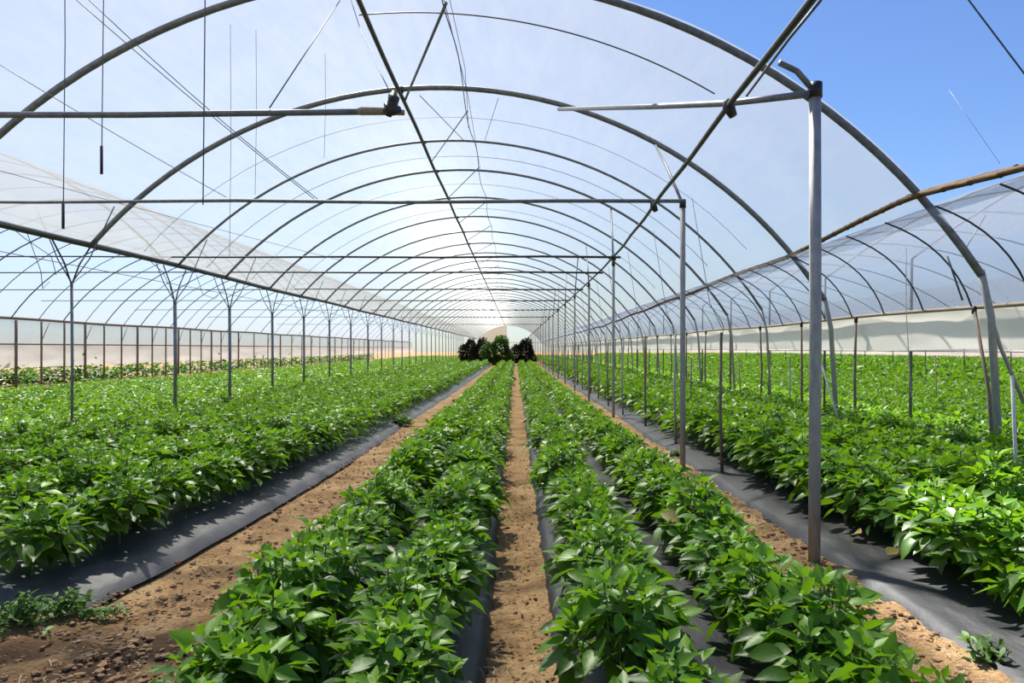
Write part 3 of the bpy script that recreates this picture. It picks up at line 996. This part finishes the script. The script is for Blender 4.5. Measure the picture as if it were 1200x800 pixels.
def shrub(loc, rx, ry, h, n, ls, m, label, name='shrub'):
    t = empty(name, loc)
    fb, sb = MB(), MB()
    u = rng.normal(0, 1, (n, 3)); u /= np.linalg.norm(u, axis=1, keepdims=True)
    rad = rng.uniform(0.45, 1.0, (n, 1)) ** 0.5 * (1 + 0.9 * np.array([[vnoise(np.array([q[0] * 2.2 + 9]), np.array([q[2] * 2.2 + q[1] * 1.3 + 4]))[0]] for q in u]))
    B = u * rad * np.array([[rx, ry, h * 0.55]]) + np.array([[0, 0, h * 0.52]])
    B[:, 2] = np.maximum(B[:, 2], 0.05)
    D = u + rng.normal(0, 0.6, (n, 3)); D /= np.linalg.norm(D, axis=1, keepdims=True)
    L = ls * rng.uniform(0.7, 1.4, n)
    leaves(B, D, L, L * 0.55, rng.uniform(0, 0.4, n), rng.uniform(0, 0.4, n), np.clip(rng.normal(0.5, 0.25, n), 0, 1), fb, 1)
    fb.build('foliage', m, t, attr=True)
    for i in range(6):
        a_ = i * 1.05
        sb.tube([(0.05 * math.cos(a_), 0.05 * math.sin(a_), -0.1), (0.3 * rx * math.cos(a_), 0.3 * ry * math.sin(a_), h * 0.4), (0.6 * rx * math.cos(a_), 0.6 * ry * math.sin(a_), h * 0.75)], [0.035, 0.025, 0.012], 5)
    sb.build('stem', M['bark'], t)
    return tag(t, label, 'shrub')


shrub((-1.55, 66, 0), 1.15, 0.9, 2.15, 5200, 0.2, M['shrub'], 'green bush at the far end of the central rows')
shrub((0.75, 67, 0), 0.9, 0.8, 1.95, 4200, 0.2, M['darkshrub'], 'dark brown bush at the far end of the path')
shrub((-3.2, 68, 0), 0.8, 0.7, 2.0, 3600, 0.2, M['darkshrub'], 'dark bush by the last left posts of the tunnel')
shrub((-4.5, 72, 0), 0.75, 0.6, 2.0, 3200, 0.2, M['darkshrub'], 'dark bush half hidden behind the far left posts')
# scrub strip under the far left wall
b = MB()
n = 9000
Ys = 22 + rng.random(n) ** 1.6 * 80
B = np.stack([LX - 0.9 + rng.normal(0, 0.4, n), Ys, np.abs(rng.normal(0.3, 0.25, n)) * (0.7 + 0.9 * (fbm(Ys * 0.5, Ys * 0, 2) + 0.5))], -1)
D = rng.normal(0, 1, (n, 3)); D[:, 2] = np.abs(D[:, 2]) * 0.6; D /= np.linalg.norm(D, axis=1, keepdims=True)
L = rng.uniform(0.18, 0.36, n)
leaves(B, D, L, L * 0.5, rng.uniform(0, 0.4, n), rng.uniform(0, 0.4, n), np.clip(rng.normal(0.45, 0.25, n), 0, 1), b, 1)
tag(b.build('weeds', M['shrub'], attr=True), 'dark green weeds growing behind the cream curtain', 'weeds', kind='stuff')
# pale low sheet and scrub beyond the right field
curtain('wall_back', 46.0, 30, 190, 0.75, 1.75, M['cream'], 'low pale sheet wall beyond the right-hand field', 0.1, kind='structure', step=0.8)

# ------------------------------------------------------------------ soil litter
def clods(n, regions, lab):
    b = MB()
    ico_v = np.array([(0, 0, 1), (.894, 0, .447), (.276, .851, .447), (-.724, .526, .447), (-.724, -.526, .447), (.276, -.851, .447),
                      (.724, .526, -.447), (-.276, .851, -.447), (-.894, 0, -.447), (-.276, -.851, -.447), (.724, -.526, -.447), (0, 0, -1)])
    ico_f = [(0, 1, 2), (0, 2, 3), (0, 3, 4), (0, 4, 5), (0, 5, 1), (1, 6, 2), (2, 7, 3), (3, 8, 4), (4, 9, 5), (5, 10, 1), (6, 7, 2), (7, 8, 3), (8, 9, 4), (9, 10, 5), (10, 6, 1), (11, 7, 6), (11, 8, 7), (11, 9, 8), (11, 10, 9), (11, 6, 10)]
    for _ in range(n):
        lo, hi, y0, y1 = regions[int(rng.integers(len(regions)))]
        y = y0 + (y1 - y0) * rng.random() ** 1.7
        x = rng.uniform(lo, hi)
        r = min(0.034, 0.006 + rng.exponential(0.008))
        if abs(x) < 0.5:
            if rng.random() < 0.55:
                continue
            r = min(r * 0.55, 0.012)
        else:
            r *= 0.62
        v = ico_v * rng.uniform(0.75, 1.25, (12, 1)) * np.array([r * rng.uniform(0.8, 1.5), r * rng.uniform(0.8, 1.5), r * 0.7])
        a_ = rng.random() * 6.28
        c, s = math.cos(a_), math.sin(a_)
        v = v @ np.array([[c, s, 0], [-s, c, 0], [0, 0, 1]])
        b.add(v + np.array([x, y, 0.006 + r * 0.15]), [ico_f])
    tag(b.build('soil_clods', M['clod'], smooth=False), lab, 'soil', kind='stuff')


clods(4500, [(-2.25, -1.5, 3.2, 14), (-2.25, -1.5, 3.2, 14), (-0.11, 0.17, 2.8, 10), (1.5, 2.2, 3.2, 14), (-2.6, -1.5, 2.9, 4.6), (1.5, 2.2, 3.2, 8)], 'crumbs and clods of dry soil on the dirt strips')
b = MB()
for _ in range(520):
    reg = [(-2.2, -1.5, 3.2, 12), (-0.11, 0.17, 2.9, 9), (1.55, 2.2, 3.2, 12), (1.8, 2.2, 3.0, 8)][int(rng.integers(4))]
    x, y = rng.uniform(reg[0], reg[1]), reg[2] + (reg[3] - reg[2]) * rng.random() ** 1.8
    a_ = rng.random() * PI
    L = rng.uniform(0.02, 0.09) if rng.random() < 0.93 else rng.uniform(0.1, 0.2)
    d = Vector((math.cos(a_), math.sin(a_), rng.normal(0, 0.1))) * L
    p = Vector((x, y, 0.025))
    b.tube([p - d / 2, p + Vector((rng.normal(0, 0.006), rng.normal(0, 0.006), 0.006)), p + d / 2], 0.0022, 4)
tag(b.build('straw', M['straw'], smooth=False), 'bits of dry straw scattered over the dirt strips', 'straw', kind='stuff')


def stone(px, py, r, lab):
    p = at(px, py, EYE * F / (py - VY))
    v = []
    b = MB()
    n1, n2 = 10, 7
    P = np.zeros((n2, n1 + 1, 3))
    for i in range(n2):
        th = PI * i / (n2 - 1)
        for j in range(n1 + 1):
            ph = 2 * PI * (j % n1) / n1
            q = 1 + 0.5 * float(vnoise(np.array([math.cos(ph) * 1.3 + px]), np.array([math.sin(ph) * 1.3 + th * 1.2 + py]))[0])
            P[i, j] = (math.sin(th) * math.cos(ph) * r * q, math.sin(th) * math.sin(ph) * r * 0.8 * q, math.cos(th) * r * 0.55 * q)
    b.grid(P)
    o = b.build('stone', M['clod'])
    o.location = (p.x, p.y, r * 0.3)
    tag(o, lab, 'stone')


stone(117, 717, 0.034, 'pale flat clod beside the near corner of the broad plastic sheet')
stone(208, 660, 0.026, 'pale clod just off the edge of the broad plastic sheet')
stone(42, 790, 0.02, 'small pale stone on dark soil at the lower left corner')
stone(152, 712, 0.018, 'small clod to the right of the pale flat clod')


def weed(px, py, w, h, n, label, ls=0.06, base_z=0.0, wy=None):
    Yd = EYE * F / (py - VY)
    p = at(px, py, Yd)
    t = empty('weed', (p.x, p.y, 0))
    fb, sb = MB(), MB()
    wy = wy or w
    B, D, L = [], [], []
    for i in range(n):
        x, y = rng.normal(0, 0.4) * w, rng.normal(0, 0.4) * wy
        hh = h * rng.uniform(0.4, 1.0) * math.exp(-(x / w) ** 2 * 0.8)
        tip = np.array([x + rng.normal(0, 0.03), y + rng.normal(0, 0.03), hh])
        sb.tube([(x, y, -0.02), tuple((np.array([x, y, 0]) + tip) / 2 + rng.normal(0, 0.008, 3)), tuple(tip)], 0.002, 4, cap=False)
        for j in range(7):
            q = rng.uniform(0.3, 1.0)
            a_ = rng.random() * 6.28; el = rng.uniform(-0.2, 0.9)
            B.append(np.array([x, y, 0]) * (1 - q) + tip * q); D.append((math.cos(a_) * math.cos(el), math.sin(a_) * math.cos(el), math.sin(el)))
            L.append(ls * rng.uniform(0.5, 1.3))
    B, D, L = np.array(B), np.array(D), np.array(L)
    k = len(B)
    leaves(B, D, L, L * 0.42, rng.uniform(0, 0.4, k), rng.uniform(0, 0.4, k), np.clip(rng.normal(0.5, 0.25, k), 0, 1), fb, 2)
    fb.build('foliage', M['weed'], t, attr=True)
    tag(sb.build('stem', M['stem'], t), kind='stuff')
    tag(t, label, 'weed')


weed(20, 735, 0.24, 0.20, 55, 'pale green weed patch at the near end of the broad plastic sheet', 0.05, wy=0.2)
weed(78, 722, 0.17, 0.15, 36, 'weed tuft in front of the near corner of the broad plastic sheet', 0.05, wy=0.13)
weed(128, 722, 0.12, 0.06, 18, 'low sparse weed on the soil right of the pale flat clod', 0.04, wy=0.1)
weed(1155, 778, 0.05, 0.16, 10, 'small upright weed beside the dark plastic at the lower right', 0.06)
weed(470, 500, 0.28, 0.26, 40, 'leafy weed growing on the wide dirt strip against the grey plastic edge', 0.09)
weed(792, 535, 0.07, 0.10, 10, 'tiny weed on the dirt strip beside the second steel post', 0.06)

# ------------------------------------------------------------------ light, sky, camera
sun = bpy.data.lights.new('sun', 'SUN')
sun.energy = 12.5
sun.angle = math.radians(1.8)
sun.color = (1.0, 0.96, 0.89)
so = bpy.data.objects.new('sun', sun)
COL.objects.link(so)
SUN_EL, SUN_AZ = math.radians(55), math.radians(-20)      # azimuth from +Y, negative to the left
sd = Vector((math.sin(SUN_AZ) * math.cos(SUN_EL), math.cos(SUN_AZ) * math.cos(SUN_EL), math.sin(SUN_EL)))
so.rotation_euler = sd.to_track_quat('Z', 'Y').to_euler()
so.location = sd * 60

w = bpy.data.worlds.new('World')
SC.world = w
w.use_nodes = True
nt = w.node_tree
nt.nodes.clear()
wo = nt.nodes.new('ShaderNodeOutputWorld')
bg = nt.nodes.new('ShaderNodeBackground')
sky = nt.nodes.new('ShaderNodeTexSky')
sky.sky_type = 'NISHITA'
sky.sun_disc = False
sky.sun_elevation = SUN_EL
sky.sun_rotation = SUN_AZ
sky.air_density = 1.2
sky.dust_density = 0.2
sky.ozone_density = 1.5
tint = nt.nodes.new('ShaderNodeMix')
tint.data_type = 'RGBA'
tint.blend_type = 'MULTIPLY'
tint.inputs[0].default_value = 1.0
tint.inputs[7].default_value = (0.80, 1.0, 1.42, 1)
nt.links.new(sky.outputs[0], tint.inputs[6])
nt.links.new(tint.outputs[2], bg.inputs['Color'])
bg.inputs['Strength'].default_value = 0.10
nt.links.new(bg.outputs[0], wo.inputs['Surface'])

cam = bpy.data.cameras.new('camera')
cam.sensor_width = 36.0
cam.lens = F / 1200 * 36
cam.shift_x = -(VX - 600) / 1200
cam.shift_y = (VY - 400) / 1200
cam.clip_start = 0.05
cam.clip_end = 2000
co = bpy.data.objects.new('camera', cam)
co.location = (0, 0, EYE)
co.rotation_euler = (PI / 2, 0, 0)
COL.objects.link(co)
SC.camera = co

SC.view_settings.view_transform = 'Standard'
SC.view_settings.look = 'None'
SC.view_settings.gamma = 1.0
SC.view_settings.use_curve_mapping = False
SC.view_settings.exposure = 0.0
SC.cycles.transparent_max_bounces = 16
SC.cycles.max_bounces = 8
SC.cycles.transmission_bounces = 6
